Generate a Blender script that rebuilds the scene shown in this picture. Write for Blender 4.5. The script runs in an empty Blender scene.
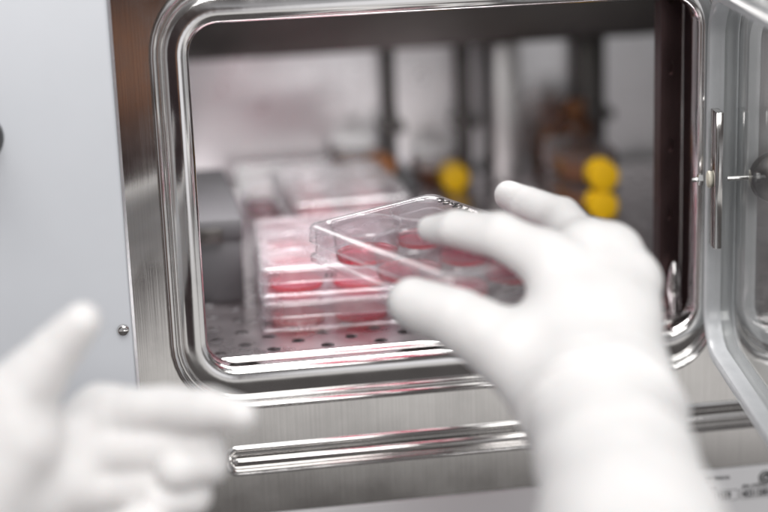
import bpy, bmesh, math, random
import numpy as np
from mathutils import Matrix, Vector
random.seed(4)
C = bpy.context.scene.collection
R = math.radians

# ---------------------------------------------------------------- camera
cd = bpy.data.cameras.new('camera')
cam = bpy.data.objects.new('camera', cd)
C.objects.link(cam)
cam.location = (0.0, -0.92544, 0.21775)
cam.rotation_euler = (R(74.5329), R(1.9960), R(-9.2762))
cd.sensor_width = 36.0
cd.lens = 79.69
cd.clip_start = 0.02
cd.clip_end = 50
cd.dof.use_dof = True
cd.dof.focus_distance = 0.948
cd.dof.aperture_fstop = 2.7
bpy.context.scene.camera = cam

# ---------------------------------------------------------------- world: the dim room the steel mirrors
SC = bpy.context.scene
W = bpy.data.worlds.new('World')
SC.world = W
W.use_nodes = True
nt = W.node_tree
bg = nt.nodes['Background']
bg.inputs['Strength'].default_value = 0.85
tc = nt.nodes.new('ShaderNodeTexCoord')
sep = nt.nodes.new('ShaderNodeSeparateXYZ')
nt.links.new(tc.outputs['Generated'], sep.inputs[0])
rmp = nt.nodes.new('ShaderNodeValToRGB')
mr = nt.nodes.new('ShaderNodeMapRange')
mr.inputs['From Min'].default_value = -1
mr.inputs['From Max'].default_value = 1
nt.links.new(sep.outputs['Z'], mr.inputs['Value'])
nt.links.new(mr.outputs[0], rmp.inputs[0])
cr = rmp.color_ramp
stops = [(-1.0, (.14, .13, .13)), (-.46, (.12, .112, .11)), (-.386, (.17, .16, .155)), (-.362, (.86, .84, .83)), (-.335, (.92, .90, .88)),
         (-.29, (.95, .93, .92)), (-.24, (.66, .65, .66)), (-.12, (.62, .62, .64)), (-.02, (.55, .55, .57)),
         (.10, (.10, .09, .09)), (.30, (.20, .19, .19)), (.55, (.7, .7, .72)), (1.0, (.78, .78, .78))]
while len(cr.elements) > 1:
    cr.elements.remove(cr.elements[-1])
cr.elements[0].position = 0
cr.elements[0].color = stops[0][1] + (1,)
for p, c in stops[1:]:
    e = cr.elements.new((p + 1) / 2)
    e.color = c + (1,)


def blob(prev, direction, inner, outer, col):
    """a soft patch of another colour seen in one direction of the room"""
    d = Vector(direction).normalized()
    vm = nt.nodes.new('ShaderNodeVectorMath')
    vm.operation = 'DOT_PRODUCT'
    vm.inputs[1].default_value = d
    nt.links.new(tc.outputs['Generated'], vm.inputs[0])
    m = nt.nodes.new('ShaderNodeMapRange')
    m.interpolation_type = 'SMOOTHSTEP'
    m.inputs['From Min'].default_value = math.cos(R(outer))
    m.inputs['From Max'].default_value = math.cos(R(inner))
    nt.links.new(vm.outputs['Value'], m.inputs['Value'])
    mx = nt.nodes.new('ShaderNodeMix')
    mx.data_type = 'RGBA'
    nt.links.new(m.outputs[0], mx.inputs['Factor'])
    nt.links.new(prev, mx.inputs[6])
    mx.inputs[7].default_value = tuple(col) + (1,)
    return mx.outputs[2]


def dirn(az, el):
    """az: degrees from straight behind the camera (-Y) towards +X"""
    return (math.sin(R(az)) * math.cos(R(el)), -math.cos(R(az)) * math.cos(R(el)), math.sin(R(el)))


o = rmp.outputs[0]
o = blob(o, dirn(-8, -7.5), 11, 13.5, (.040, .024, .020))
o = blob(o, dirn(-9, -10), 10.3, 11.7, (.045, .032, .034))
o = blob(o, dirn(.5, -8.5), 0.3, 2.6, (.36, .18, .11))
o = blob(o, dirn(9.5, -10), 3, 6.5, (1.25, 1.24, 1.28))
o = blob(o, dirn(24, -9), 5, 9.5, (.22, .21, .21))
o = blob(o, dirn(-60, -5), 10, 45, (.16, .12, .11))
o = blob(o, dirn(-105, 5), 10, 40, (.75, .75, .78))
nt.links.new(o, bg.inputs['Color'])

# ---------------------------------------------------------------- lamps of the room, plus an added fill in the chamber
def area(name, loc, target, size, size_y, energy, col):
    l = bpy.data.lights.new(name, 'AREA')
    l.shape = 'RECTANGLE'
    l.size = size
    l.size_y = size_y
    l.energy = energy
    l.color = col
    ob = bpy.data.objects.new(name, l)
    C.objects.link(ob)
    ob.location = loc
    d = Vector(target) - Vector(loc)
    ob.rotation_euler = d.to_track_quat('-Z', 'Y').to_euler()
    return ob


area('ceiling_lamp', (0.0, -.72, 1.30), (0.20, -0.25, -0.1), 1.2, 0.7, 10.3, (1.0, .985, .96))
area('room_lamp', (0.30, -1.95, 0.75), (0.2, 0.3, -0.05), 0.9, 0.7, 17, (1.0, .98, .97))
cl = area('chamber_fill', (.15, .10, .126), (.15, .112, -.1), .30, .12, 1.3, (1.0, .97, .97))  # unseen fill light added under the chamber ceiling to brighten the interior
cl.data.spread = R(130)

SC.view_settings.view_transform = 'Standard'
SC.view_settings.look = 'None'
SC.view_settings.exposure = 0.0
SC.view_settings.gamma = 1.0
SC.cycles.max_bounces = 14
SC.cycles.transparent_max_bounces = 40
SC.cycles.glossy_bounces = 6
SC.cycles.transmission_bounces = 10
SC.cycles.caustics_reflective = False
SC.cycles.caustics_refractive = False
SC.cycles.sample_clamp_indirect = 4.0
SC.cycles.use_denoising = True

# ================================================================ materials
def newmat(name):
    m = bpy.data.materials.new(name)
    m.use_nodes = True
    t = m.node_tree
    return m, t, t.nodes['Principled BSDF']


def coords(t, scale=(1, 1, 1)):
    a = t.nodes.new('ShaderNodeTexCoord')
    b = t.nodes.new('ShaderNodeMapping')
    b.inputs['Scale'].default_value = scale
    t.links.new(a.outputs['Object'], b.inputs['Vector'])
    return b.outputs[0]


def noise(t, vec, scale, detail=4, rough=.55):
    n = t.nodes.new('ShaderNodeTexNoise')
    n.inputs['Scale'].default_value = scale
    n.inputs['Detail'].default_value = detail
    n.inputs['Roughness'].default_value = rough
    t.links.new(vec, n.inputs['Vector'])
    return n.outputs['Fac']


def maprange(t, v, a, b, lo=0.3, hi=0.7):
    m = t.nodes.new('ShaderNodeMapRange')
    m.inputs['From Min'].default_value = lo
    m.inputs['From Max'].default_value = hi
    m.inputs['To Min'].default_value = a
    m.inputs['To Max'].default_value = b
    t.links.new(v, m.inputs['Value'])
    return m.outputs[0]


def bump(t, p, h, strength, dist):
    b = t.nodes.new('ShaderNodeBump')
    b.inputs['Strength'].default_value = strength
    b.inputs['Distance'].default_value = dist
    t.links.new(h, b.inputs['Height'])
    t.links.new(b.outputs[0], p.inputs['Normal'])


def ramp2(t, v, c0, c1, lo=.3, hi=.7):
    r = t.nodes.new('ShaderNodeValToRGB')
    r.color_ramp.elements[0].position = lo
    r.color_ramp.elements[1].position = hi
    r.color_ramp.elements[0].color = tuple(c0) + (1,)
    r.color_ramp.elements[1].color = tuple(c1) + (1,)
    t.links.new(v, r.inputs[0])
    return r.outputs[0]


def steel(name, col, rough, brush=None, bstr=.25, smudge=.08):
    m, t, p = newmat(name)
    p.inputs['Metallic'].default_value = 1.0
    v = coords(t)
    sm = noise(t, v, 28, 5, .6)
    c0 = tuple(x * .88 for x in col)
    if brush:
        vb = coords(t, brush)
        n = noise(t, vb, 1.0, 3, .7)
        col_out = ramp2(t, n, c0, col)
        bump(t, p, n, bstr, .0004)
    else:
        col_out = ramp2(t, sm, c0, col)
        bump(t, p, noise(t, v, 60, 3), .05, .0006)
    t.links.new(col_out, p.inputs['Base Color'])
    t.links.new(maprange(t, sm, rough - smudge * .5, rough + smudge), p.inputs['Roughness'])
    return m


def plain(name, col, rough, metallic=0.0, bumps=None, coat=0.0, var=.06):
    m, t, p = newmat(name)
    v = coords(t)
    n = noise(t, v, 35, 4)
    t.links.new(ramp2(t, n, tuple(x * (1 - var) for x in col), col), p.inputs['Base Color'])
    p.inputs['Roughness'].default_value = rough
    p.inputs['Metallic'].default_value = metallic
    p.inputs['Coat Weight'].default_value = coat
    if bumps:
        bump(t, p, noise(t, v, bumps[0], 3), bumps[1], bumps[2])
    return m


def clear(name, tint, haze, refl=.06, rough=.04, haze_col=(.9, .9, .93), top=.85, var=.4):
    """thin clear plastic: see-through with a Schlick reflection and a little cloudiness"""
    m = bpy.data.materials.new(name)
    m.use_nodes = True
    t = m.node_tree
    t.nodes.clear()
    out = t.nodes.new('ShaderNodeOutputMaterial')
    tr = t.nodes.new('ShaderNodeBsdfTransparent')
    tr.inputs[0].default_value = tuple(tint) + (1,)
    gl = t.nodes.new('ShaderNodeBsdfGlossy')
    gl.inputs['Roughness'].default_value = rough
    df = t.nodes.new('ShaderNodeBsdfDiffuse')
    df.inputs[0].default_value = tuple(haze_col) + (1,)
    tl = t.nodes.new('ShaderNodeBsdfTranslucent')
    tl.inputs[0].default_value = tuple(haze_col) + (1,)
    ms = t.nodes.new('ShaderNodeMixShader')
    t.links.new(df.outputs[0], ms.inputs[1])
    t.links.new(tl.outputs[0], ms.inputs[2])
    m1 = t.nodes.new('ShaderNodeMixShader')
    n = noise(t, coords(t), 45, 4)
    t.links.new(maprange(t, n, haze * (1 - var), min(1, haze * (1 + var))), m1.inputs[0])
    t.links.new(tr.outputs[0], m1.inputs[1])
    t.links.new(ms.outputs[0], m1.inputs[2])
    lw = t.nodes.new('ShaderNodeLayerWeight')
    lw.inputs['Blend'].default_value = .5
    pw = t.nodes.new('ShaderNodeMath')
    pw.operation = 'POWER'
    pw.inputs[1].default_value = 4.0
    t.links.new(lw.outputs['Facing'], pw.inputs[0])
    mr_ = t.nodes.new('ShaderNodeMapRange')
    mr_.inputs['To Min'].default_value = refl
    mr_.inputs['To Max'].default_value = top
    t.links.new(pw.outputs[0], mr_.inputs['Value'])
    m2 = t.nodes.new('ShaderNodeMixShader')
    t.links.new(mr_.outputs[0], m2.inputs[0])
    t.links.new(m1.outputs[0], m2.inputs[1])
    t.links.new(gl.outputs[0], m2.inputs[2])
    t.links.new(m2.outputs[0], out.inputs[0])
    return m


M = {}
M['brushed'] = steel('brushed_steel', (.66, .645, .63), .085, brush=(900, 60, 10), bstr=.035, smudge=.05)
M['polished'] = steel('polished_steel', (.74, .73, .72), .085, smudge=.06)
M['wall'] = steel('chamber_steel', (.90, .90, .91), .30, brush=(10, 300, 500), bstr=.1)
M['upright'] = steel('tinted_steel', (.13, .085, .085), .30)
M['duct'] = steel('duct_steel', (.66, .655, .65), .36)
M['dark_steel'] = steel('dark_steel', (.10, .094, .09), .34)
M['shelf_steel'] = steel('shelf_steel', (.50, .46, .475), .27)
M['paint'] = plain('white_paint', (.67, .695, .735), .38, bumps=(900, .08, .0003), var=.02)
M['paint_low'] = plain('grey_white_paint', (.60, .60, .61), .42, bumps=(900, .08, .0003), var=.02)
M['black'] = plain('black_plastic', (.018, .017, .017), .28, var=.2)
M['ink'] = plain('black_ink', (.02, .02, .022), .6)
M['white_ink'] = plain('white_ink', (.6, .6, .6), .6)
M['gasket'] = clear('silicone_gasket', (.80, .84, .86), .80, .05, .25, (.95, .97, .99), var=.08)
M['pane'] = clear('door_glass', (.975, .98, .975), .03, .04, .02, top=.5)
M['pane_edge'] = clear('door_glass_edge', (.70, .78, .84), .5, .08, .1, (.72, .80, .88))
M['ps'] = clear('clear_polystyrene', (.965, .94, .955), .09, .07, .035)
M['lid'] = clear('clear_lid', (.965, .955, .965), .13, .08, .03)
M['flask'] = clear('flask_plastic', (.90, .90, .91), .10, .06, .06)
M['lid_fog'] = clear('misted_lid', (.96, .92, .94), .36, .07, .06, (.88, .80, .84))
M['medium'] = clear('pink_medium', (1.0, .33, .48), .26, .05, .05, (.98, .11, .25))
M['medium_edge'] = clear('deep_pink_medium', (1.0, .07, .19), .42, .05, .05, (1.0, .06, .16))
M['ps_edge_glint'] = clear('plastic_edge_glint', (.95, .94, .96), .32, .12, .05, (.95, .95, .97))  # pale haze painted on plate and lid edges as bright glints
M['amber'] = clear('amber_medium', (.62, .24, .05), .7, .04, .05, (.60, .21, .04))
M['amber_glass'] = clear('amber_glass', (.60, .32, .17), .50, .05, .08, (.50, .20, .08))
M['yellow'] = plain('yellow_cap', (.80, .47, .004), .42)
M['orange'] = plain('brown_cap', (.36, .14, .05), .45)
M['nylon'] = plain('cream_nylon', (.78, .74, .62), .45)
M['greybox'] = plain('grey_box', (.085, .083, .088), .5)
# glove latex
m, t, p = newmat('white_latex')
v = coords(t)
p.inputs['Base Color'].default_value = (.85, .838, .832, 1)
p.inputs['Roughness'].default_value = .5
p.inputs['Subsurface Weight'].default_value = .35
p.inputs['Subsurface Radius'].default_value = (1.0, .75, .65)
p.inputs['Subsurface Scale'].default_value = .004
mxn = t.nodes.new('ShaderNodeMath')
mxn.operation = 'MULTIPLY_ADD'
mxn.inputs[1].default_value = .25
t.links.new(noise(t, v, 420, 2), mxn.inputs[0])
t.links.new(noise(t, v, 70, 4, .6), mxn.inputs[2])
bump(t, p, mxn.outputs[0], .4, .0022)
M['latex'] = m

# ================================================================ helpers
def link(name, verts, faces, mat, parent=None, smooth=True, mats=None, fmat=None):
    me = bpy.data.meshes.new(name)
    me.from_pydata([tuple(v) for v in verts], [], faces)
    me.materials.append(M[mat])
    for k in (mats or []):
        me.materials.append(M[k])
    if fmat:
        me.polygons.foreach_set('material_index', fmat)
    bm = bmesh.new()
    bm.from_mesh(me)
    bmesh.ops.remove_doubles(bm, verts=bm.verts, dist=1e-6)
    bmesh.ops.recalc_face_normals(bm, faces=bm.faces)
    bm.to_mesh(me)
    bm.free()
    if smooth:
        me.shade_smooth()
        try:
            me.set_sharp_from_angle(angle=R(38))
        except Exception:
            pass
    ob = bpy.data.objects.new(name, me)
    C.objects.link(ob)
    if parent:
        ob.parent = parent
    return ob


def thing(name, label, cat, loc=(0, 0, 0), rotz=0, group=None):
    e = bpy.data.objects.new(name, None)
    e.empty_display_size = .01
    C.objects.link(e)
    e.location = loc
    e.rotation_euler = (0, 0, rotz)
    e['label'] = label
    e['category'] = cat
    if group:
        e['group'] = group
    return e


def dup(root, loc, rotz, label):
    r = root.copy()
    C.objects.link(r)
    r.location = loc
    r.rotation_euler = (0, 0, rotz)
    r['label'] = label
    for ch in list(root.children):
        c = ch.copy()
        C.objects.link(c)
        c.parent = r
        for g in ch.children:
            d = g.copy()
            C.objects.link(d)
            d.parent = c
    return r


class MB:
    def __init__(s):
        s.v, s.f, s.m = [], [], []

    def add(s, verts, faces, mi=0):
        n = len(s.v)
        s.v += [tuple(q) for q in verts]
        s.f += [tuple(i + n for i in f) for f in faces]
        s.m += [mi] * len(faces)

    def loft(s, rings, cap0=False, cap1=False, closed=True, mi=0):
        k = len(rings[0])
        vs = [p for r in rings for p in r]
        fs = []
        for i in range(len(rings) - 1):
            for j in range(k if closed else k - 1):
                a, b = i * k + j, i * k + (j + 1) % k
                fs.append((a, b, b + k, a + k))
        if cap0:
            fs.append(tuple(range(k))[::-1])
        if cap1:
            fs.append(tuple((len(rings) - 1) * k + j for j in range(k)))
        s.add(vs, fs, mi)

    def box(s, lo, hi, r=.0008, mi=0):
        """box with softened vertical and horizontal edges"""
        x0, y0, z0 = lo
        x1, y1, z1 = hi
        r = min(r, (x1 - x0) * .45, (y1 - y0) * .45, (z1 - z0) * .45)
        rings = []
        for dz, ins in ((0, r), (r * .3, r * .3), (r, 0)):
            rings.append([(a, b, z0 + dz) for a, b in rrect(x0 + ins, x1 - ins, y0 + ins, y1 - ins, r, r, 3)])
        for dz, ins in ((r, 0), (r * .3, r * .3), (0, r)):
            rings.append([(a, b, z1 - dz) for a, b in rrect(x0 + ins, x1 - ins, y0 + ins, y1 - ins, r, r, 3)])
        s.loft(rings, True, True, mi=mi)

    def lathe(s, prof, origin=(0, 0, 0), axis='z', n=32, mi=0, cap0=True, cap1=True):
        """prof: list of (radius, height along axis)"""
        ox, oy, oz = origin
        rings = []
        for r_, h in prof:
            ring = []
            for i in range(n):
                a = 2 * math.pi * i / n
                c, d = r_ * math.cos(a), r_ * math.sin(a)
                if axis == 'z':
                    ring.append((ox + c, oy + d, oz + h))
                elif axis == 'y':
                    ring.append((ox + c, oy + h, oz + d))
                else:
                    ring.append((ox + h, oy + c, oz + d))
            rings.append(ring)
        s.loft(rings, cap0, cap1, mi=mi)

    def tube(s, pts, r_, n=10, mi=0):
        pts = [Vector(p) for p in pts]
        rings = []
        for i, p in enumerate(pts):
            d = (pts[min(i + 1, len(pts) - 1)] - pts[max(i - 1, 0)]).normalized()
            u = d.cross(Vector((0.123, .31, .95))).normalized()
            w = d.cross(u)
            rr = r_[i] if isinstance(r_, (list, tuple)) else r_
            rings.append([tuple(p + rr * (math.cos(2 * math.pi * k / n) * u + math.sin(2 * math.pi * k / n) * w)) for k in range(n)])
        s.loft(rings, True, True, mi=mi)

    def build(s, name, mat, parent=None, mats=None, smooth=True):
        return link(name, s.v, s.f, mat, parent, smooth, mats, s.m if mats else None)


def rrect(x0, x1, z0, z1, rx, rz, n=8):
    """rounded rectangle, counter-clockwise from the lower left corner; 4*(n+1) points"""
    pts = []
    for cx, cz, a0 in ((x0 + rx, z0 + rz, 180), (x1 - rx, z0 + rz, 270), (x1 - rx, z1 - rz, 0), (x0 + rx, z1 - rz, 90)):
        for i in range(n + 1):
            a = R(a0 + 90 * i / n)
            pts.append((cx + rx * math.cos(a), cz + rz * math.sin(a)))
    return pts


# ================================================================ the incubator
inc = thing('incubator', 'stainless steel incubator with white side panel and open glass inner doors', 'incubator')

NA = 10
AX0, AX1, AZ0, AZ1 = .0390, .3272, -.1005, .0960
BX0, BX1 = .3645, .655


def rim_ring(x0, x1, o, y, kl, kr, rad=.0165):
    pl, pr = o * kl, o * kr
    p = rrect(x0 - pl, x1 + pr, AZ0 - o, AZ1 + o, 1, 1, NA)
    # corners with their own radii on the left and on the right
    out = []
    for (cx, cz, a0, rx) in ((x0 - pl + rad + pl, AZ0 - o + rad + o, 180, rad + pl), (x1 + pr - rad - pr, AZ0 - o + rad + o, 270, rad + pr),
                             (x1 + pr - rad - pr, AZ1 + o - rad - o, 0, rad + pr), (x0 - pl + rad + pl, AZ1 + o - rad - o, 90, rad + pl)):
        for i in range(NA + 1):
            a = R(a0 + 90 * i / NA)
            out.append((cx + rx * math.cos(a), y, cz + (rad + o) * math.sin(a)))
    return out


# profile of the pressed rim: (offset outwards from the opening, y)
def bead(c, w, h):
    return [(c - w, 0), (c - w * .85, -h * .45), (c - w * .5, -h * .86), (c, -h), (c + w * .5, -h * .86), (c + w * .85, -h * .45), (c + w, 0)]


PROF = [(.0004, .0115), (.0001, .0085), (.0002, .0052), (.0006, .0026), (.0012, .0010), (.0021, .0000), (.0034, -.0006), (.0055, -.0010), (.0084, -.0011), (.0105, -.0010), (.0135, -.0007), (.0168, -.0003)] \
    + bead(.0188, .0014, .0020) + bead(.0232, .0024, .0030) + [(.0257, .0005), (.0262, .0)]


def make_rim(x0, x1, kl, kr):
    mb = MB()
    mb.loft([rim_ring(x0, x1, o_, y, kl, kr) for o_, y in PROF])
    return mb.build('opening_rim', 'polished', inc)


make_rim(AX0, AX1, .84, .62)
make_rim(BX0, BX1, .62, .84)


def frame_fill(mb, x0, x1, kl, kr, X0, X1, Z0, Z1, y=0.0):
    """flat sheet between the outer edge of a rim and a rectangle"""
    ring = rim_ring(x0, x1, .0262, y, kl, kr)
    k = NA + 1
    cs = [(X0, y, Z0), (X1, y, Z0), (X1, y, Z1), (X0, y, Z1)]
    vs = ring + cs
    fs = []
    n = len(ring)
    for c in range(4):
        for i in range(NA):
            fs.append((n + c, c * k + i + 1, c * k + i))
        nx = (c + 1) % 4
        fs.append((c * k + NA, n + c, n + nx, nx * k))
    mb.add(vs, fs)


XL = -.0012
XM = (AX1 + .0262 * .62 + BX0 - .0262 * .62) / 2
fp = MB()
frame_fill(fp, AX0, AX1, .84, .62, XL, XM, -.1480, .30)
frame_fill(fp, BX0, BX1, .62, .84, XM, .72, -.1480, .30)
# the long pressed channel below the openings
CX0, CX1, CZ0, CZ1 = .0462, .70, -.1645, -.1515
ch = lambda o_, y: [(a, y, b) for a, b in rrect(CX0 - o_, CX1 + o_, CZ0 - o_, CZ1 + o_, .006 + o_, .0062 + o_, NA)]
ring = ch(.003, 0)
cs = [(XL, 0, -.1690), (.72, 0, -.1690), (.72, 0, -.1480), (XL, 0, -.1480)]
fs = []
n = len(ring)
for c in range(4):
    k = NA + 1
    for i in range(NA):
        fs.append((n + c, c * k + i + 1, c * k + i))
    nx = (c + 1) % 4
    fs.append((c * k + NA, n + c, n + nx, nx * k))
fp.add(ring + cs, fs)
fp.add([(XL, 0, -.1920), (.72, 0, -.1920), (.72, 0, -.1690), (XL, 0, -.1690)], [(0, 1, 2, 3)])
# turned edges
fp.add([(XL, .0001, -.1921), (XL, .012, -.1921), (XL, .012, .3001), (XL, .0001, .3001)], [(0, 1, 2, 3)])
fp.build('front_plate', 'brushed', inc)
cb = MB()
cb.loft([ch(.003, 0), ch(.0024, -.0009), ch(.0014, -.0013), ch(.0005, -.0010), ch(-.0004, .0004), ch(-.0012, .0030), ch(-.0022, .0042), ch(-.0045, .0046)], cap1=True)
# rounded bulge lying in the lower half of the channel
prof = [(-.1640, .0044), (-.1641, .0028), (-.1634, .0014), (-.1618, .0006), (-.1600, .0004), (-.1584, .0008), (-.1570, .0020), (-.1560, .0044)]
rings = []
for x, sc in ((CX0 + .0015, .2), (CX0 + .002, .6), (CX0 + .0035, .9), (CX0 + .006, 1), (CX1 - .004, 1)):
    rings.append([(x, .0044 + (y - .0044) * sc, -.1598 + (z + .1598) * (.6 + .4 * sc)) for z, y in prof])
cb.loft(rings, closed=False, mi=1)
cb.build('pressed_channel', 'polished', inc, mats=['brushed'])

# white flange at the side, with its screw and the dark knob
sp = MB()
sp.box((-.42, -.0035, -.42), (XL - .0016, .012, .30), .0022)
side = sp.build('side_panel', 'paint', inc)
mb = MB()
mb.lathe([(.0001, -.0022), (.0016, -.0022), (.0028, -.0017), (.0034, -.0006), (.0035, .0004)], (-.0081, -.0038, -.0714), 'y', 28)
mb.box((-.0103, -.0062, -.0717), (-.0059, -.0058, -.0711), .0001)
mb.box((-.0084, -.0062, -.0736), (-.0078, -.0058, -.0692), .0001)
mb.build('screw', 'polished', side)
mb = MB()
mb.lathe([(.006, 0), (.006, -.010), (.0095, -.014), (.0125, -.021), (.0125, -.030), (.009, -.036), (.0001, -.037)], (-.0740, -.0035, .0475), 'y', 32)
mb.build('knob', 'black', side)

# white panel under the steel plate, with its printed data
lp = MB()
lp.box((XL, -.0022, -.42), (.72, .012, -.1926), .0012)
low = lp.build('lower_panel', 'paint_low', inc)


def text(body, x, z, size, y, name='lettering', mat='ink', parent=None, rot=(90, 0, 0), loc=None, shear=0, sx=.78):
    cu = bpy.data.curves.new(name, 'FONT')
    cu.body = body
    cu.size = size
    cu.extrude = .00008
    cu.offset = size * .022
    cu.shear = shear
    tmp = bpy.data.objects.new('tmp', cu)
    C.objects.link(tmp)
    dg = bpy.context.evaluated_depsgraph_get()
    me = bpy.data.meshes.new_from_object(tmp.evaluated_get(dg))
    bpy.data.objects.remove(tmp)
    bpy.data.curves.remove(cu)
    me.materials.clear()
    me.materials.append(M[mat])
    ob = bpy.data.objects.new(name, me)
    C.objects.link(ob)
    ob.location = loc or (x, y, z)
    ob.rotation_euler = [R(a) for a in rot]
    ob.scale.x = sx
    if parent:
        ob.parent = parent
    return ob


YP = -.0024
text('SN/N\u00b0 DE', .3335, -.1985, .0028, YP, parent=low)
text('SERIE NO.', .3415, -.1987, .0028, YP, parent=low)
text('P/N', .3336, -.2012, .0022, YP, parent=low)
text('MODEL', .3365, -.2053, .0022, YP, parent=low)
text('119559', .3368, -.2119, .0064, YP, parent=low)
text('SERIAL  NO. DE SERIE', .3590, -.2053, .0022, YP, parent=low)
text('4031580', .3590, -.2119, .0064, YP, parent=low)


def outline(x0, x1, z0, z1):
    mb_ = MB()
    a = [(p[0], YP, p[1]) for p in rrect(x0, x1, z0, z1, .0012, .0012, 4)]
    b = [(p[0], YP, p[1]) for p in rrect(x0 + .00025, x1 - .00025, z0 + .00025, z1 - .00025, .001, .001, 4)]
    a2 = [(p[0], YP + .0003, p[2]) for p in a]
    mb_.loft([a2, a, b])
    mb_.build('printed_box', 'ink', low, smooth=False)


outline(.3357, .3566, -.2132, -.2062)
outline(.3578, .3830, -.2132, -.2062)
mb = MB()
mb.lathe([(.0001, -.0001), (.0046, -.0001), (.0046, .0002)], (.3740, YP, -.2003), 'y', 40)
em = mb.build('emblem', 'ink', low)
text('S', .3722, -.2018, .0048, YP - .0002, parent=em, mat='white_ink')
text('A', .3742, -.2018, .0040, YP - .0002, parent=em, mat='white_ink')
mb = MB()
mb.tube([(.3740 + .0036 * math.cos(R(a)), YP - .0001, -.2003 + .0036 * math.sin(R(a))) for a in range(60, 301, 12)], .00035, 6)
mb.build('lettering', 'white_ink', em)
text('\u00ae', .3682, -.2050, .0018, YP, parent=low)

# the chamber behind the openings
cw = MB()
X0c, X1c, Y0c, Y1c, Z0c, Z1c = -.012, .70, .0205, .47, -.150, .130
cw.add([(X0c, Y0c, Z0c), (X0c, Y1c, Z0c), (X0c, Y1c, Z1c), (X0c, Y0c, Z1c), (X1c, Y0c, Z0c), (X1c, Y1c, Z0c), (X1c, Y1c, Z1c), (X1c, Y0c, Z1c)],
       [(0, 1, 2, 3), (4, 7, 6, 5), (1, 5, 6, 2), (0, 4, 5, 1), (3, 2, 6, 7)])
cw.build('chamber_wall', 'wall', inc, smooth=False)
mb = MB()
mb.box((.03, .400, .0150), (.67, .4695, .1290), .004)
mb.build('air_plenum', 'dark_steel', inc)  # plain dark box across the top of the back wall
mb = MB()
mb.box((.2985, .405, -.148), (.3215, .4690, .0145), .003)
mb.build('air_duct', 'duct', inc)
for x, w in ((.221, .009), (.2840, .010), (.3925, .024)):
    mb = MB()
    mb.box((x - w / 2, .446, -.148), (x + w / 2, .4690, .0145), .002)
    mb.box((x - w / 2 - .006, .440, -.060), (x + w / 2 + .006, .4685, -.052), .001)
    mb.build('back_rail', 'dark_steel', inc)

# the slotted upright behind the centre post, with its shelf hook
up = MB()
ux0, ux1, uy = .3185, .3308, .0400
holes = [.0499, .0032, -.039, -.078, .092]
cuts = sorted([-.148] + [h - .0065 for h in holes] + [h + .0065 for h in holes] + [.128])
k = 16
for a, b in zip(cuts[:-1], cuts[1:]):
    hc = [h for h in holes if a < h < b and abs((a + b) / 2 - h) < 1e-4 and b - a < .0135]
    if not hc:
        up.add([(ux0, uy, a), (ux1, uy, a), (ux1, uy, b), (ux0, uy, b)], [(0, 1, 2, 3)])
        continue
    h = hc[0]
    cx = .3248
    circ = [(cx + .0022 * math.cos(2 * math.pi * i / k), uy, h + .0042 * math.sin(2 * math.pi * i / k)) for i in range(k)]
    deep = [(q[0], uy + .002, q[2]) for q in circ]
    sq = [(ux1, uy, b), (ux0, uy, b), (ux0, uy, a), (ux1, uy, a)]
    vs = circ + deep + sq
    fs = []
    for q in range(4):
        for i in range(4):
            fs.append((2 * k + q, (q * 4 + i) % k, (q * 4 + i + 1) % k))
        fs.append((2 * k + q, (q * 4 + 4) % k, 2 * k + (q + 1) % 4))
    for i in range(k):
        fs.append((i, (i + 1) % k, k + (i + 1) % k, k + i))
    fs.append(tuple(k + i for i in range(k)))
    up.add(vs, fs)
up.add([(.3322, uy + .003, -.148), (.3460, uy + .003, -.148), (.3460, uy + .003, .128), (.3322, uy + .003, .128)], [(0, 1, 2, 3)])
up.add([(ux0, uy, -.148), (ux0, uy + .012, -.148), (ux0, uy + .012, .128), (ux0, uy, .128)], [(0, 1, 2, 3)])
up.add([(ux1, uy, -.148), (ux1, uy + .012, -.148), (ux1, uy + .012, .128), (ux1, uy, .128)], [(0, 1, 2, 3)])
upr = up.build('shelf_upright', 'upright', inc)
mb = MB()
mb.box((.3311, .0375, -.148), (.3320, .0510, .128), .0004)
mb.build('edge_strip', 'polished', upr)
mb = MB()
mb.lathe([(.0001, .012), (.0012, .0115), (.0030, .007), (.0043, .001), (.0047, -.004), (.0042, -.0085), (.0030, -.012), (.0026, -.016), (.0026, -.022)],
         (.3262, .0345, -.0800), 'z', 24)
mb.build('shelf_hook', 'polished', upr)

# ---- the inner glass doors
def glass_door(hinge, angle, width, sg=1):
    """local frame: u away from the hinge, v up, w through the pane; u runs along local -Y, the pane lies in YZ"""
    d = thing('tmp', '', '')
    del d['label'], d['category']
    d.name = 'glass_door'
    d.parent = inc
    d.location = hinge
    d.rotation_euler = (0, 0, angle)
    g = MB()
    zr = lambda ins, w_: [(w_ * sg, -a, b) for a, b in rrect(ins, width - ins, -.1120 + ins, .1020 - ins, .030 - ins, .030 - ins, 10)]
    g.loft([zr(.0006, .0032), zr(0, .0027), zr(0, -.0027), zr(.0006, -.0032)], True, True)
    g.build('pane', 'pane', d)
    q = MB()
    q.loft([zr(-.0006, .0042), zr(-.0012, .0020), zr(-.0012, -.0060), zr(-.0008, -.0110), zr(.0006, -.0128), zr(.0030, -.0132), zr(.0052, -.0122),
            zr(.0062, -.0100), zr(.0058, -.0070), zr(.0066, -.0040)])
    q.loft([zr(.0066, .0034), zr(.0060, .0042), zr(-.0006, .0042)])
    q.build('gasket', 'gasket', d)
    return d


d1 = glass_door((.3450, -.0030, 0), R(-8.0), .30)
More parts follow.
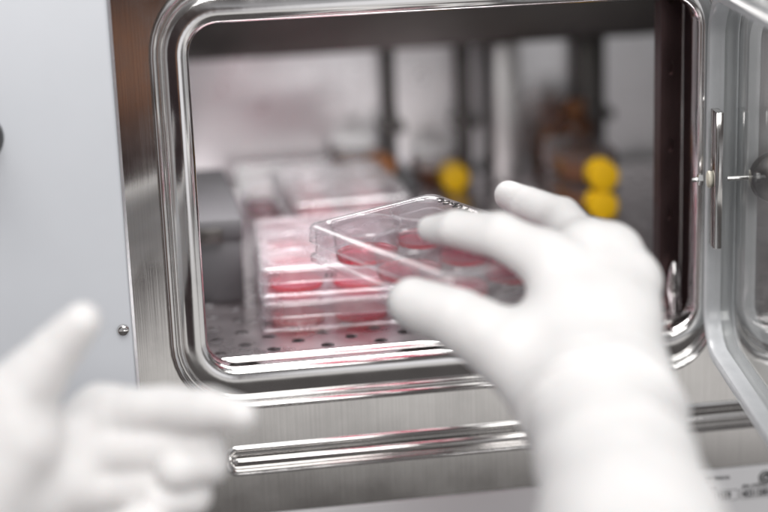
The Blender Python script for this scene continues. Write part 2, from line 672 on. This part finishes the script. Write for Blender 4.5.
# hinge plate, its bolt and washer (local frame of the door)
mb = MB()
mb.box((-.0128, -.0270, -.0445), (-.0082, -.0130, .0350), .0006)
mb.build('hinge_plate', 'brushed', d1)
mb = MB()
mb.lathe([(.0001, -.0115), (.0010, -.0113), (.0015, -.0106), (.0016, -.0080), (.0034, -.0079), (.0035, -.0055), (.0033, -.0051)], (-.0130, -.0190, -.0050), 'x', 6)
mb.lathe([(.0016, .0), (.0016, .0140), (.0030, .0141), (.0030, .0165), (.0001, .0170)], (-.0040, -.0190, -.0050), 'x', 24)
mb.build('bolt', 'polished', d1)
mb = MB()
mb.lathe([(.0017, -.0022), (.0046, -.0022), (.0050, -.0012), (.0046, 0), (.0017, 0)], (-.0130, -.0190, -.0050), 'x', 32)
mb.build('washer', 'nylon', d1)
# the neighbouring door, closed over its opening
d2 = glass_door((.3520, -.0132, 0), R(90), .300, -1)
mb = MB()
mb.lathe([(.005, .0005), (.005, -.010), (.0100, -.0120), (.0135, -.0160), (.0150, -.0210), (.0143, -.0250), (.0100, -.0275), (.0001, -.0282)],
         (0, 0, 0), 'x', 36)
kb = mb.build('knob', 'black', d2)
kb.rotation_euler = (0, 0, R(0))
kb.location = (-.0030, -.0085, -.0020)

# ================================================================ the perforated shelf
ZS = -.100
sh = thing('perforated_shelf', 'perforated stainless steel shelf with bright rolled front edge inside the chamber', 'shelf', (0, 0, ZS))
mb = MB()
px_, py_ = .0160, .0125
sx0, sy0 = .0305 - .0082, .0190
k = 16
for i in range(41):
    for j in range(34):
        x, y = sx0 + i * px_, sy0 + j * py_
        sq = [(x + px_, y + py_, 0), (x, y + py_, 0), (x, y, 0), (x + px_, y, 0)]
        if (i + j) % 2 == 0:
            mb.add(sq, [(0, 1, 2, 3)])
            continue
        cx, cy = x + px_ / 2, y + py_ / 2
        rr = .0042
        circ = [(cx + rr * math.cos(2 * math.pi * q / k), cy + rr * math.sin(2 * math.pi * q / k), 0) for q in range(k)]
        low_ = [(a, b, -.0014) for a, b, _ in circ]
        vs = circ + low_ + sq
        fs = []
        for q in range(4):
            for t_ in range(4):
                fs.append((2 * k + q, (q * 4 + t_) % k, (q * 4 + t_ + 1) % k))
            fs.append((2 * k + q, (q * 4 + 4) % k, 2 * k + (q + 1) % 4))
        for t_ in range(k):
            fs.append((t_, (t_ + 1) % k, k + (t_ + 1) % k, k + t_))
        mb.add(vs, fs)
mb.build('shelf_sheet', 'shelf_steel', sh)
mb = MB()
x0, x1 = sx0, sx0 + 41 * px_
prof = [(sy0, 0), (.0178, .0005), (.0158, .0007), (.0142, .0002), (.0131, -.0012), (.0127, -.0030), (.0130, -.0050), (.0141, -.0062), (.0160, -.0066)]
mb.loft([[(x, a, b) for a, b in prof] for x in (x0, x1)], closed=False)
mb.build('rolled_edge', 'polished', sh)

# ================================================================ multiwell plates
PW, PL, PH = .0855, .1278, .0200


def make_plate(label):
    r = thing('well_plate', label, 'well plate')
    rr_ = lambda ins, z, rad=.0055: [(a, b, z) for a, b in rrect(-PW / 2 + ins, PW / 2 - ins, -PL / 2 + ins, PL / 2 - ins, rad, rad, 6)]
    mb = MB()
    mb.loft([rr_(.0012, 0), rr_(0, 0), rr_(0, .0024)])
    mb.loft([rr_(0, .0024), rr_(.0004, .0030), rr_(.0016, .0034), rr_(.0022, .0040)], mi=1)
    mb.loft([rr_(.0022, .0040), rr_(.0026, .0168), rr_(.0036, .0176)])
    # deck with six openings
    cw_, cl_ = .0392, .0392
    wells = [((i - .5) * cw_, (j - 1) * cl_) for i in range(2) for j in range(3)]
    k = 32
    for wx, wy in wells:
        xa = -PW / 2 + .0036 if wx < 0 else 0
        xb = 0 if wx < 0 else PW / 2 - .0036
        ya = -PL / 2 + .0036 if wy < -.01 else wy - cl_ / 2
        yb = PL / 2 - .0036 if wy > .01 else wy + cl_ / 2
        circ = [(wx + .0177 * math.cos(R(45) + 2 * math.pi * q / k), wy + .0177 * math.sin(R(45) + 2 * math.pi * q / k), .0176) for q in range(k)]
        sq = [(xb, yb, .0176), (xa, yb, .0176), (xa, ya, .0176), (xb, ya, .0176)]
        fs = []
        for q in range(4):
            for t_ in range(8):
                fs.append((k + q, (q * 8 + t_) % k, (q * 8 + t_ + 1) % k))
            fs.append((k + q, (q * 8 + 8) % k, k + (q + 1) % 4))
        mb.add(circ + sq, fs)
    mb.build('tray', 'ps', r, mats=['ps_edge_glint'])
    for wx, wy in wells:
        mb = MB()
        mb.lathe([(.0001, .0013), (.0160, .0013), (.0168, .0019), (.0177, .0168), (.0177, .0186), (.0181, .0190), (.0186, .0186), (.0187, .0176)], (wx, wy, 0), 'z', 40, cap0=True, cap1=False)
        w_ = mb.build('well', 'ps', r)
        mb = MB()
        mb.lathe([(.0001, .0020), (.0155, .0020)], (wx, wy, 0), 'z', 40, cap1=False)
        mb.lathe([(.0155, .0020), (.0163, .0024), (.0166, .0048), (.0161, .0043)], (wx, wy, 0), 'z', 40, mi=1, cap0=False, cap1=False)
        mb.lathe([(.0161, .0043), (.0140, .0040), (.0001, .0039)], (wx, wy, 0), 'z', 40, cap0=False)
        mb.build('medium', 'medium', w_, mats=['medium_edge'])
    mb = MB()
    lr = lambda ins, z: rr_(ins, z, .0060)
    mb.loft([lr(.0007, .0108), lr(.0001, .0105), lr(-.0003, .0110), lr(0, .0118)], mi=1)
    mb.loft([lr(0, .0118), lr(.0003, .0180)])
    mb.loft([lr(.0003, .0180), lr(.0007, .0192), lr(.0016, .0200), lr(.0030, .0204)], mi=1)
    mb.loft([lr(.0030, .0204), lr(.0050, .0206), lr(.0060, .0208), lr(.0068, .0204), lr(.0074, .0199), lr(.0078, .0198), lr(.0090, .0198)], cap1=True)
    for wx, wy in wells:
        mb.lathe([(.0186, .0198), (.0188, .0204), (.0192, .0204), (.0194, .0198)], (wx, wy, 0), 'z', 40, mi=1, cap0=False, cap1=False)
    mb.build('lid', 'lid', r, mats=['ps_edge_glint'])
    return r


held = make_plate('clear six-well plate with pink medium lifted in the gloved fingers')
A_ = Vector((.0930, -.0438, -.0068))
yaw = R(25.2)
ux = Vector((math.cos(yaw), math.sin(yaw), 0))
un = Vector((math.sin(yaw), -math.cos(yaw), 0))
held.rotation_euler = (R(1.6), R(-2.6), yaw)
held.location = A_ + ux * PW / 2 + un * PL / 2 + Vector((0, 0, -.0204))
G1 = 'well plates stacked on the shelf'
stack = []
bx, by, ang = .0738, .0500, R(-2.5)
cxp, cyp = bx + PW / 2 * math.cos(ang) - PL / 2 * math.sin(ang), by + PL / 2 * math.cos(ang) + PW / 2 * math.sin(ang)
spots = [((cxp, cyp, ZS + .0004), ang, 'lower clear plate with red medium at the bottom of the front stack'),
         ((cxp + .0005, cyp + .0006, ZS + .0218), ang - R(.6), 'upper clear plate with red medium on top of the front stack')]
b2 = (.152, .275)
for q, w_ in enumerate(('bottom plate of the blurred pair behind the front stack', 'top plate of the blurred pair behind the front stack')):
    spots.append(((b2[0], b2[1], ZS + .0004 + q * .0214), R(2), w_))
for q, w_ in enumerate(('single blurred plate lying farthest back by the chamber wall',)):
    spots.append(((.128, .395, ZS + .0004 + q * .0214), R(-3), w_))
for loc, a, lab in spots:
    pl = dup(held, loc, a, lab)
    pl['group'] = G1
    for c in pl.children:
        if 'front stack' in lab and 'blurred' not in lab and c.name.startswith('lid'):
            c.data = c.data.copy()
            c.data.materials[0] = M['lid_fog']
# handwriting on the lid of the raised plate
mb = MB()
rnd = random.Random(5)
for q in range(9):
    x0_ = .0340 + rnd.uniform(-.0012, .0012)
    y0_ = .046 - q * .0043
    pts = [(x0_ + rnd.uniform(-.003, .003), y0_ - .0018 + t_ * .0011 + rnd.uniform(-.0006, .0006), .0209) for t_ in range(4)]
    mb.tube(pts, .00045, 6)
hw = mb.build('handwriting', 'ink', held)
mb = MB()
for q in range(5):
    x0_ = -.003 + q * .0016
    mb.tube([(x0_, -PL / 2 - .0001, .0125), (x0_ + rnd.uniform(-.0006, .0009), -PL / 2 - .0002, .0145), (x0_ + .0005, -PL / 2 - .0001, .0158)], .0002, 6)
top_plate = [c for c in C.objects if c.name.startswith('well_plate') and c['label'].startswith('upper')][0]
mb.build('handwriting', 'ink', top_plate)

# ================================================================ culture flasks with yellow caps
def make_flask(label, cap='yellow', med='amber'):
    """lying on its side, cap towards -Y, origin under the middle of the cap face"""
    r = thing('culture_flask', label, 'culture flask')
    zt, wd, ln = .0225, .0430, .062
    mb = MB()
    sec = lambda y, hw_, z0, z1, rad: [(a, y, b) for a, b in rrect(-hw_, hw_, z0, z1, rad, rad, 5)]
    mb.loft([sec(.012, .0085, .0025, .0195, .0084), sec(.022, .0085, .0025, .0195, .0084), sec(.026, .0100, .0020, .0200, .007), sec(.036, .0175, .0006, .0220, .004),
             sec(.042, .0213, .0002, .0226, .003), sec(.042 + ln, .0215, .0002, .0226, .003), sec(.0425 + ln, .0205, .0010, .0218, .003)], True, True)
    mb.build('flask_body', 'flask', r)
    mb = MB()
    mb.loft([sec(.0365, .0165, .0016, .0118, .002), sec(.043, .0205, .0009, .0120, .002), sec(.0415 + ln, .0208, .0009, .0122, .002)], True, True)
    mb.build('medium', med, r)
    mb = MB()
    n_ = 72
    rings = []
    for y, rad, rib in ((.0006, .0001, 0), (.0004, .0098, 0), (.0006, .0106, 0), (.0016, .0112, .0), (.0022, .0114, 1), (.0140, .0116, 1), (.0150, .0117, 0), (.0165, .0117, 0), (.0165, .0090, 0)):
        ring = []
        for i in range(n_):
            a = 2 * math.pi * i / n_
            q = rad - (.0004 if rib and i % 2 else 0)
            ring.append((q * math.cos(a), y, .0114 + q * math.sin(a)))
        rings.append(ring)
    mb.loft(rings, True, True)
    mb.build('cap', cap, r)
    return r


G2 = 'flasks lying at the back of the shelf'
f1 = make_flask('culture flask with round yellow cap lying alone behind the raised plate')
f1.location = (.2612, .382, ZS)
f1['group'] = G2
f2 = dup(f1, (.3475, .256, ZS + .0004), R(-2), 'lower yellow-capped flask of the stacked pair beside the upright')
f3 = dup(f1, (.3478, .2555, ZS + .0232), R(-1), 'upper yellow-capped flask of the stacked pair beside the upright')
f4 = make_flask('flask with dull brown cap and amber medium at the back wall', 'orange')
f4.location = (.203, .385, ZS + .012)
f4.rotation_euler = (0, 0, R(8))
f4['group'] = G2
# what the brown capped flask lies on
mb = MB()
mb.box((.176, .386, ZS + .0006), (.232, .462, ZS + .0118), .002)
tr = mb.build('plastic_tray', 'greybox')
tr['label'] = 'low grey plastic tray under the brown-capped flask'
tr['category'] = 'tray'

# amber bottles standing against the back wall
def make_bottle(label, s=1.0):
    r = thing('amber_bottle', label, 'bottle')
    mb = MB()
    mb.lathe([(.0001, .0006), (.0130, .0002), (.0153, .0016), (.0155, .0040), (.0155, .0330), (.0146, .0372), (.0115, .0405), (.0088, .0425), (.0086, .0500)], n=32, cap1=False)
    mb.build('bottle_body', 'amber_glass', r)
    mb = MB()
    mb.lathe([(.0088, .0440), (.0092, .0442), (.0092, .0540), (.0086, .0548), (.0001, .0549)], n=36, cap0=False)
    mb.build('cap', 'orange', r)
    return r


b1 = make_bottle('taller amber bottle with brown cap standing before the back rail')
b1.location = (.3720, .428, ZS)
b1.scale = (1.05, 1.05, 1.12)
b1['group'] = 'amber bottles at the back'
b2_ = dup(b1, (.352, .440, ZS), R(40), 'smaller amber bottle half hidden between the air duct and the taller bottle')
b2_.scale = (.7, .7, .62)

# grey steel box at the left end of the shelf
bxr = thing('storage_box', 'dark grey lidded storage box beside the stacked plates', 'box', (.0300, .128, ZS), 0)
mb = MB()
mb.box((0, 0, .0002), (.0400, .150, .0480), .002)
mb.build('box_body', 'greybox', bxr)
mb = MB()
mb.box((-.0008, -.0008, .0400), (.0408, .1508, .0560), .002)
mb.build('lid', 'greybox', bxr)
mb = MB()
mb.box((.0120, -.0024, .0405), (.0280, -.0006, .0500), .0006)
mb.build('clasp', 'dark_steel', bxr)

# ================================================================ the gloved hands
GRIPPING_HAND = dict(
    forearm=[[(0.1757, -0.4067, -0.083, 0.032), (0.1906, -0.3191, -0.0805, 0.029), (0.2032, -0.2305, -0.0572, 0.0252)], [(0.1709, -0.4059, -0.0828, 0.032), (0.1867, -0.3185, -0.0804, 0.0282), (0.1979, -0.2297, -0.057, 0.026)], [(0.1891, -0.3571, -0.0859, 0.029), (0.2112, -0.2318, -0.0575, 0.024)]],
    palm=[[(0.1928, -0.228, -0.0538, 0.021), (0.2005, -0.1563, -0.007, 0.0135)], [(0.201, -0.2318, -0.0517, 0.021), (0.2198, -0.15, -0.0041, 0.0135)], [(0.2099, -0.2333, -0.052, 0.02), (0.2328, -0.1504, -0.006, 0.0128)], [(0.215, -0.2316, -0.0545, 0.019), (0.2385, -0.1648, -0.0167, 0.0122)], [(0.1954, -0.2135, -0.0568, 0.02), (0.191, -0.1764, -0.0394, 0.019)], [(0.196, -0.1856, -0.0319, 0.016), (0.2149, -0.1874, -0.028, 0.018)]],
    thumb=[(0.19, -0.218, -0.0571, 0.02), (0.1718, -0.1893, -0.0395, 0.0185), (0.1512, -0.1654, -0.0293, 0.015), (0.1334, -0.1468, -0.0249, 0.0128)],
    index=[(0.1988, -0.1628, -0.0051, 0.013), (0.1786, -0.1385, 0.0032, 0.0115), (0.1606, -0.1189, 0.0032, 0.0097), (0.1506, -0.1045, 0.0004, 0.0072)],
    middle=[(0.2198, -0.15, -0.0041, 0.013), (0.217, -0.108, 0.002, 0.0108), (0.2067, -0.0799, 0.0029, 0.0094), (0.2024, -0.0592, 0.0033, 0.0084)],
    ring=[(0.2328, -0.1504, -0.006, 0.0125), (0.2322, -0.1064, -0.0102, 0.0108), (0.2274, -0.0808, -0.0153, 0.0094), (0.2224, -0.0708, -0.0197, 0.0084)],
    pinky=[(0.2385, -0.1648, -0.0167, 0.0115), (0.2393, -0.1255, -0.0184, 0.0098), (0.2368, -0.105, -0.0216, 0.0085), (0.2342, -0.0954, -0.0262, 0.0078)],
)
OPEN_HAND = dict(
    forearm=[[(-0.1459, -0.247, -0.12, 0.03655), (-0.0895, -0.2082, -0.1004, 0.02795)], [(-0.1475, -0.2524, -0.1402, 0.03655), (-0.0916, -0.2086, -0.1219, 0.02795)]],
    palm=[[(-0.0871, -0.208, -0.0983, 0.022575), (-0.0197, -0.1925, -0.0509, 0.012147499999999999)], [(-0.0855, -0.2101, -0.1048, 0.022575), (-0.0193, -0.1871, -0.069, 0.01419)], [(-0.0867, -0.2076, -0.1156, 0.022575), (-0.0249, -0.1852, -0.0879, 0.013975)], [(-0.09, -0.2043, -0.1242, 0.0215), (-0.0311, -0.192, -0.1042, 0.013115)], [(-0.0794, -0.2115, -0.088, 0.0215), (-0.0553, -0.2126, -0.0522, 0.01935)], [(-0.0661, -0.2066, -0.0819, 0.01935), (-0.0396, -0.1991, -0.0782, 0.01935)]],
    thumb=[(-0.0739, -0.2147, -0.0776, 0.0215), (-0.0537, -0.2107, -0.0335, 0.0166625), (-0.0365, -0.213, -0.0136, 0.01161), (-0.0233, -0.2164, 0.0004, 0.0086)],
    index=[(-0.0206, -0.1893, -0.0515, 0.012039999999999999), (0.0088, -0.2081, -0.0459, 0.010857499999999999), (0.0275, -0.2255, -0.0418, 0.010105), (0.0401, -0.2376, -0.0404, 0.0077399999999999995)],
    middle=[(-0.0191, -0.1968, -0.0661, 0.0129), (0.0232, -0.2178, -0.0616, 0.011394999999999999), (0.0253, -0.2207, -0.0669, 0.01032), (0.0128, -0.2225, -0.0691, 0.009675)],
    ring=[(-0.0245, -0.1968, -0.0841, 0.012684999999999998), (0.0152, -0.2159, -0.0778, 0.010965), (0.0174, -0.2177, -0.0831, 0.00989), (0.0048, -0.2203, -0.0845, 0.0091375)],
    pinky=[(-0.0311, -0.192, -0.1042, 0.012039999999999999), (-0.0053, -0.2089, -0.0941, 0.009245), (-0.0011, -0.2255, -0.0912, 0.008385), (-0.0108, -0.2321, -0.0901, 0.007525)],
)



def sdf_cone(P, a, b, ra, rb):
    ab = b - a
    t_ = np.clip(((P - a) @ ab) / (ab @ ab), 0, 1)
    return np.linalg.norm(P - a - t_[..., None] * ab, axis=-1) - (ra + t_ * (rb - ra))


def smin(d1_, d2_, k_):
    h = np.clip(.5 + .5 * (d2_ - d1_) / k_, 0, 1)
    return (d2_ * (1 - h) + d1_ * h - k_ * h * (1 - h)).astype(np.float32)


def surface_nets(F, o, h):
    """quad surface of the zero level of a sampled field"""
    nx, ny, nz = F.shape
    S = F < 0
    cnt = np.zeros((nx - 1, ny - 1, nz - 1), np.int8)
    off = [(i, j, k_) for i in (0, 1) for j in (0, 1) for k_ in (0, 1)]
    sl = lambda a, i, n_: a[i:n_ - 1 + i]
    for i, j, k_ in off:
        cnt += S[i:nx - 1 + i, j:ny - 1 + j, k_:nz - 1 + k_]
    act = (cnt > 0) & (cnt < 8)
    idx = -np.ones(act.shape, np.int64)
    cells = np.argwhere(act)
    idx[act] = np.arange(len(cells))
    acc = np.zeros((len(cells), 3))
    num = np.zeros(len(cells))
    for a in range(8):
        for b in range(a + 1, 8):
            A, B = np.array(off[a]), np.array(off[b])
            if np.abs(A - B).sum() != 1:
                continue
            ca, cb_ = cells + A, cells + B
            fa, fb = F[tuple(ca.T)], F[tuple(cb_.T)]
            m_ = (fa < 0) != (fb < 0)
            t_ = np.where(m_, fa / np.where(m_, fa - fb, 1), 0)
            acc[m_] += (A + t_[:, None] * (B - A))[m_]
            num += m_
    verts = o + h * (cells + acc / num[:, None])
    faces = []
    for ax in range(3):
        u, w_ = (ax + 1) % 3, (ax + 2) % 3
        lo_ = [slice(1, -1)] * 3
        lo_[ax] = slice(0, -1)
        hi_ = [slice(1, -1)] * 3
        hi_[ax] = slice(1, None)
        ch_ = S[tuple(lo_)] != S[tuple(hi_)]
        pos = np.argwhere(ch_)
        fl = S[tuple(lo_)][ch_]
        base = pos + 1
        base[:, ax] -= 1
        eu, ew = np.zeros(3, int), np.zeros(3, int)
        eu[u], ew[w_] = 1, 1
        q = np.stack([idx[tuple((base - eu - ew).T)], idx[tuple((base - ew).T)], idx[tuple(base.T)], idx[tuple((base - eu).T)]], 1)
        q[~fl] = q[~fl][:, ::-1]
        faces.append(q)
    return verts, np.concatenate(faces)


def make_hand(name, J, creases, h=.0014, clip_z=None):
    pts = [np.array(c) for k_, v_ in J.items() for c in ([v_] if not isinstance(v_, list) or not isinstance(v_[0], list) else v_)]
    allp = np.concatenate([p.reshape(-1, 4) for p in pts])
    lo_, hi_ = allp[:, :3].min(0) - .045, allp[:, :3].max(0) + .045
    n_ = np.ceil((hi_ - lo_) / h).astype(int)
    g = np.stack(np.meshgrid(*[lo_[i] + h * np.arange(n_[i]) for i in range(3)], indexing='ij'), -1).astype(np.float32)

    def chain(c, k_):
        d = None
        for a, b in zip(c[:-1], c[1:]):
            q = sdf_cone(g, np.float32(a[:3]), np.float32(b[:3]), a[3], b[3])
            d = q if d is None else smin(d, q, k_)
        return d
    palm = None
    for c in J['palm']:
        q = chain(c, .006)
        palm = q if palm is None else smin(palm, q, .010)
    arm = None
    for c in J['forearm']:
        q = chain(c, .020)
        arm = q if arm is None else smin(arm, q, .018)
    palm = smin(palm, arm, .014)
    fing = None
    for f_ in ('index', 'middle', 'ring', 'pinky'):
        c = J[f_]
        q = chain(c, .0012)
        fing = q if fing is None else smin(fing, q, .0018)
    hand = smin(palm, fing, .0075)
    th = chain(J['thumb'], .0015)
    hand = smin(hand, th, .0100)
    # folds of the thin latex across the joints and round the wrist
    for (p0, nrm, w_, dep, rad, wob) in creases:
        p0, nrm = np.float32(p0), np.float32(nrm) / np.linalg.norm(nrm)
        rel = g - p0
        s_ = rel @ nrm
        rd = np.linalg.norm(rel - s_[..., None] * nrm, axis=-1)
        wv = s_ + wob * np.sin(rel[..., 0] * 160 + rel[..., 1] * 90) + wob * .6 * np.sin(rel[..., 2] * 230)
        hand += (dep * np.exp(-(wv / w_) ** 2) * np.exp(-(rd / rad) ** 4)).astype(np.float32)
    # slow unevenness of a loose glove
    hand += (0.0004 * np.sin(g[..., 0] * 210 + 1.3) * np.sin(g[..., 2] * 170 + g[..., 1] * 120)).astype(np.float32)
    hand = hand.astype(np.float32)
    hand[[0, -1]] = hand[:, [0, -1]] = hand[:, :, [0, -1]] = .01
    v_, f_ = surface_nets(hand, lo_, h)
    # relax
    import itertools
    e = np.concatenate([f_[:, [i, (i + 1) % 4]] for i in range(4)])
    for lam in (.5, .5):
        s_ = np.zeros_like(v_)
        c_ = np.zeros(len(v_))
        for a, b in ((0, 1), (1, 0)):
            np.add.at(s_, e[:, a], v_[e[:, b]])
            np.add.at(c_, e[:, a], 1)
        v_ = v_ + lam * (s_ / c_[:, None] - v_)
    me = bpy.data.meshes.new(name)
    me.from_pydata(v_.tolist(), [], f_.tolist())
    me.materials.append(M['latex'])
    me.shade_smooth()
    ob = bpy.data.objects.new(name, me)
    C.objects.link(ob)
    return ob


def joint_creases(J, names):
    out = []
    for f_ in names:
        c = np.array(J[f_])
        for i in (1, 2):
            d = c[i, :3] - c[i - 1, :3]
            for o_, dep in ((-.0030, .00018), (.0012, .00030), (.0050, .00018)):
                out.append((c[i, :3] + d / np.linalg.norm(d) * o_, d, .0009, dep, .016, .0005))
    return out


def wrist_creases(a, b, spots):
    a, b = np.array(a[:3]), np.array(b[:3])
    return [(a + (b - a) * s_, b - a, w_, dep, .055, .0022) for s_, w_, dep in spots]


J = GRIPPING_HAND
cr_ = joint_creases(J, ('thumb', 'index', 'middle'))
arm_a, arm_b = J['forearm'][0][2], J['forearm'][0][1]
cr_ += wrist_creases(arm_a, arm_b, [(-.10, .0016, .0012), (.02, .0018, .0030), (.07, .0024, -.0024), (.14, .0016, .0020), (.24, .0020, .0008), (.45, .003, -.0010), (.62, .0018, .0009), (.75, .003, .0010)])
rh = make_hand('gloved_hand', J, cr_)
rh['label'] = 'white-gloved hand reaching in and gripping the raised six-well plate'
rh['category'] = 'gloved hand'
rh['group'] = 'gloved hands of one person'
J = OPEN_HAND
cr_ = joint_creases(J, ('thumb', 'index', 'middle', 'ring'))
c_i = np.array(J['index'])
for s_, dep in ((.18, .0006), (.42, .0005), (.62, .0004)):
    cr_.append((c_i[0, :3] + (c_i[1, :3] - c_i[0, :3]) * s_, c_i[1, :3] - c_i[0, :3], .0012, dep, .018, .0008))
lh = make_hand('gloved_hand', J, cr_)
lh['label'] = 'empty white-gloved hand with thumb up, index extended and other fingers curled'
lh['category'] = 'gloved hand'
lh['group'] = 'gloved hands of one person'
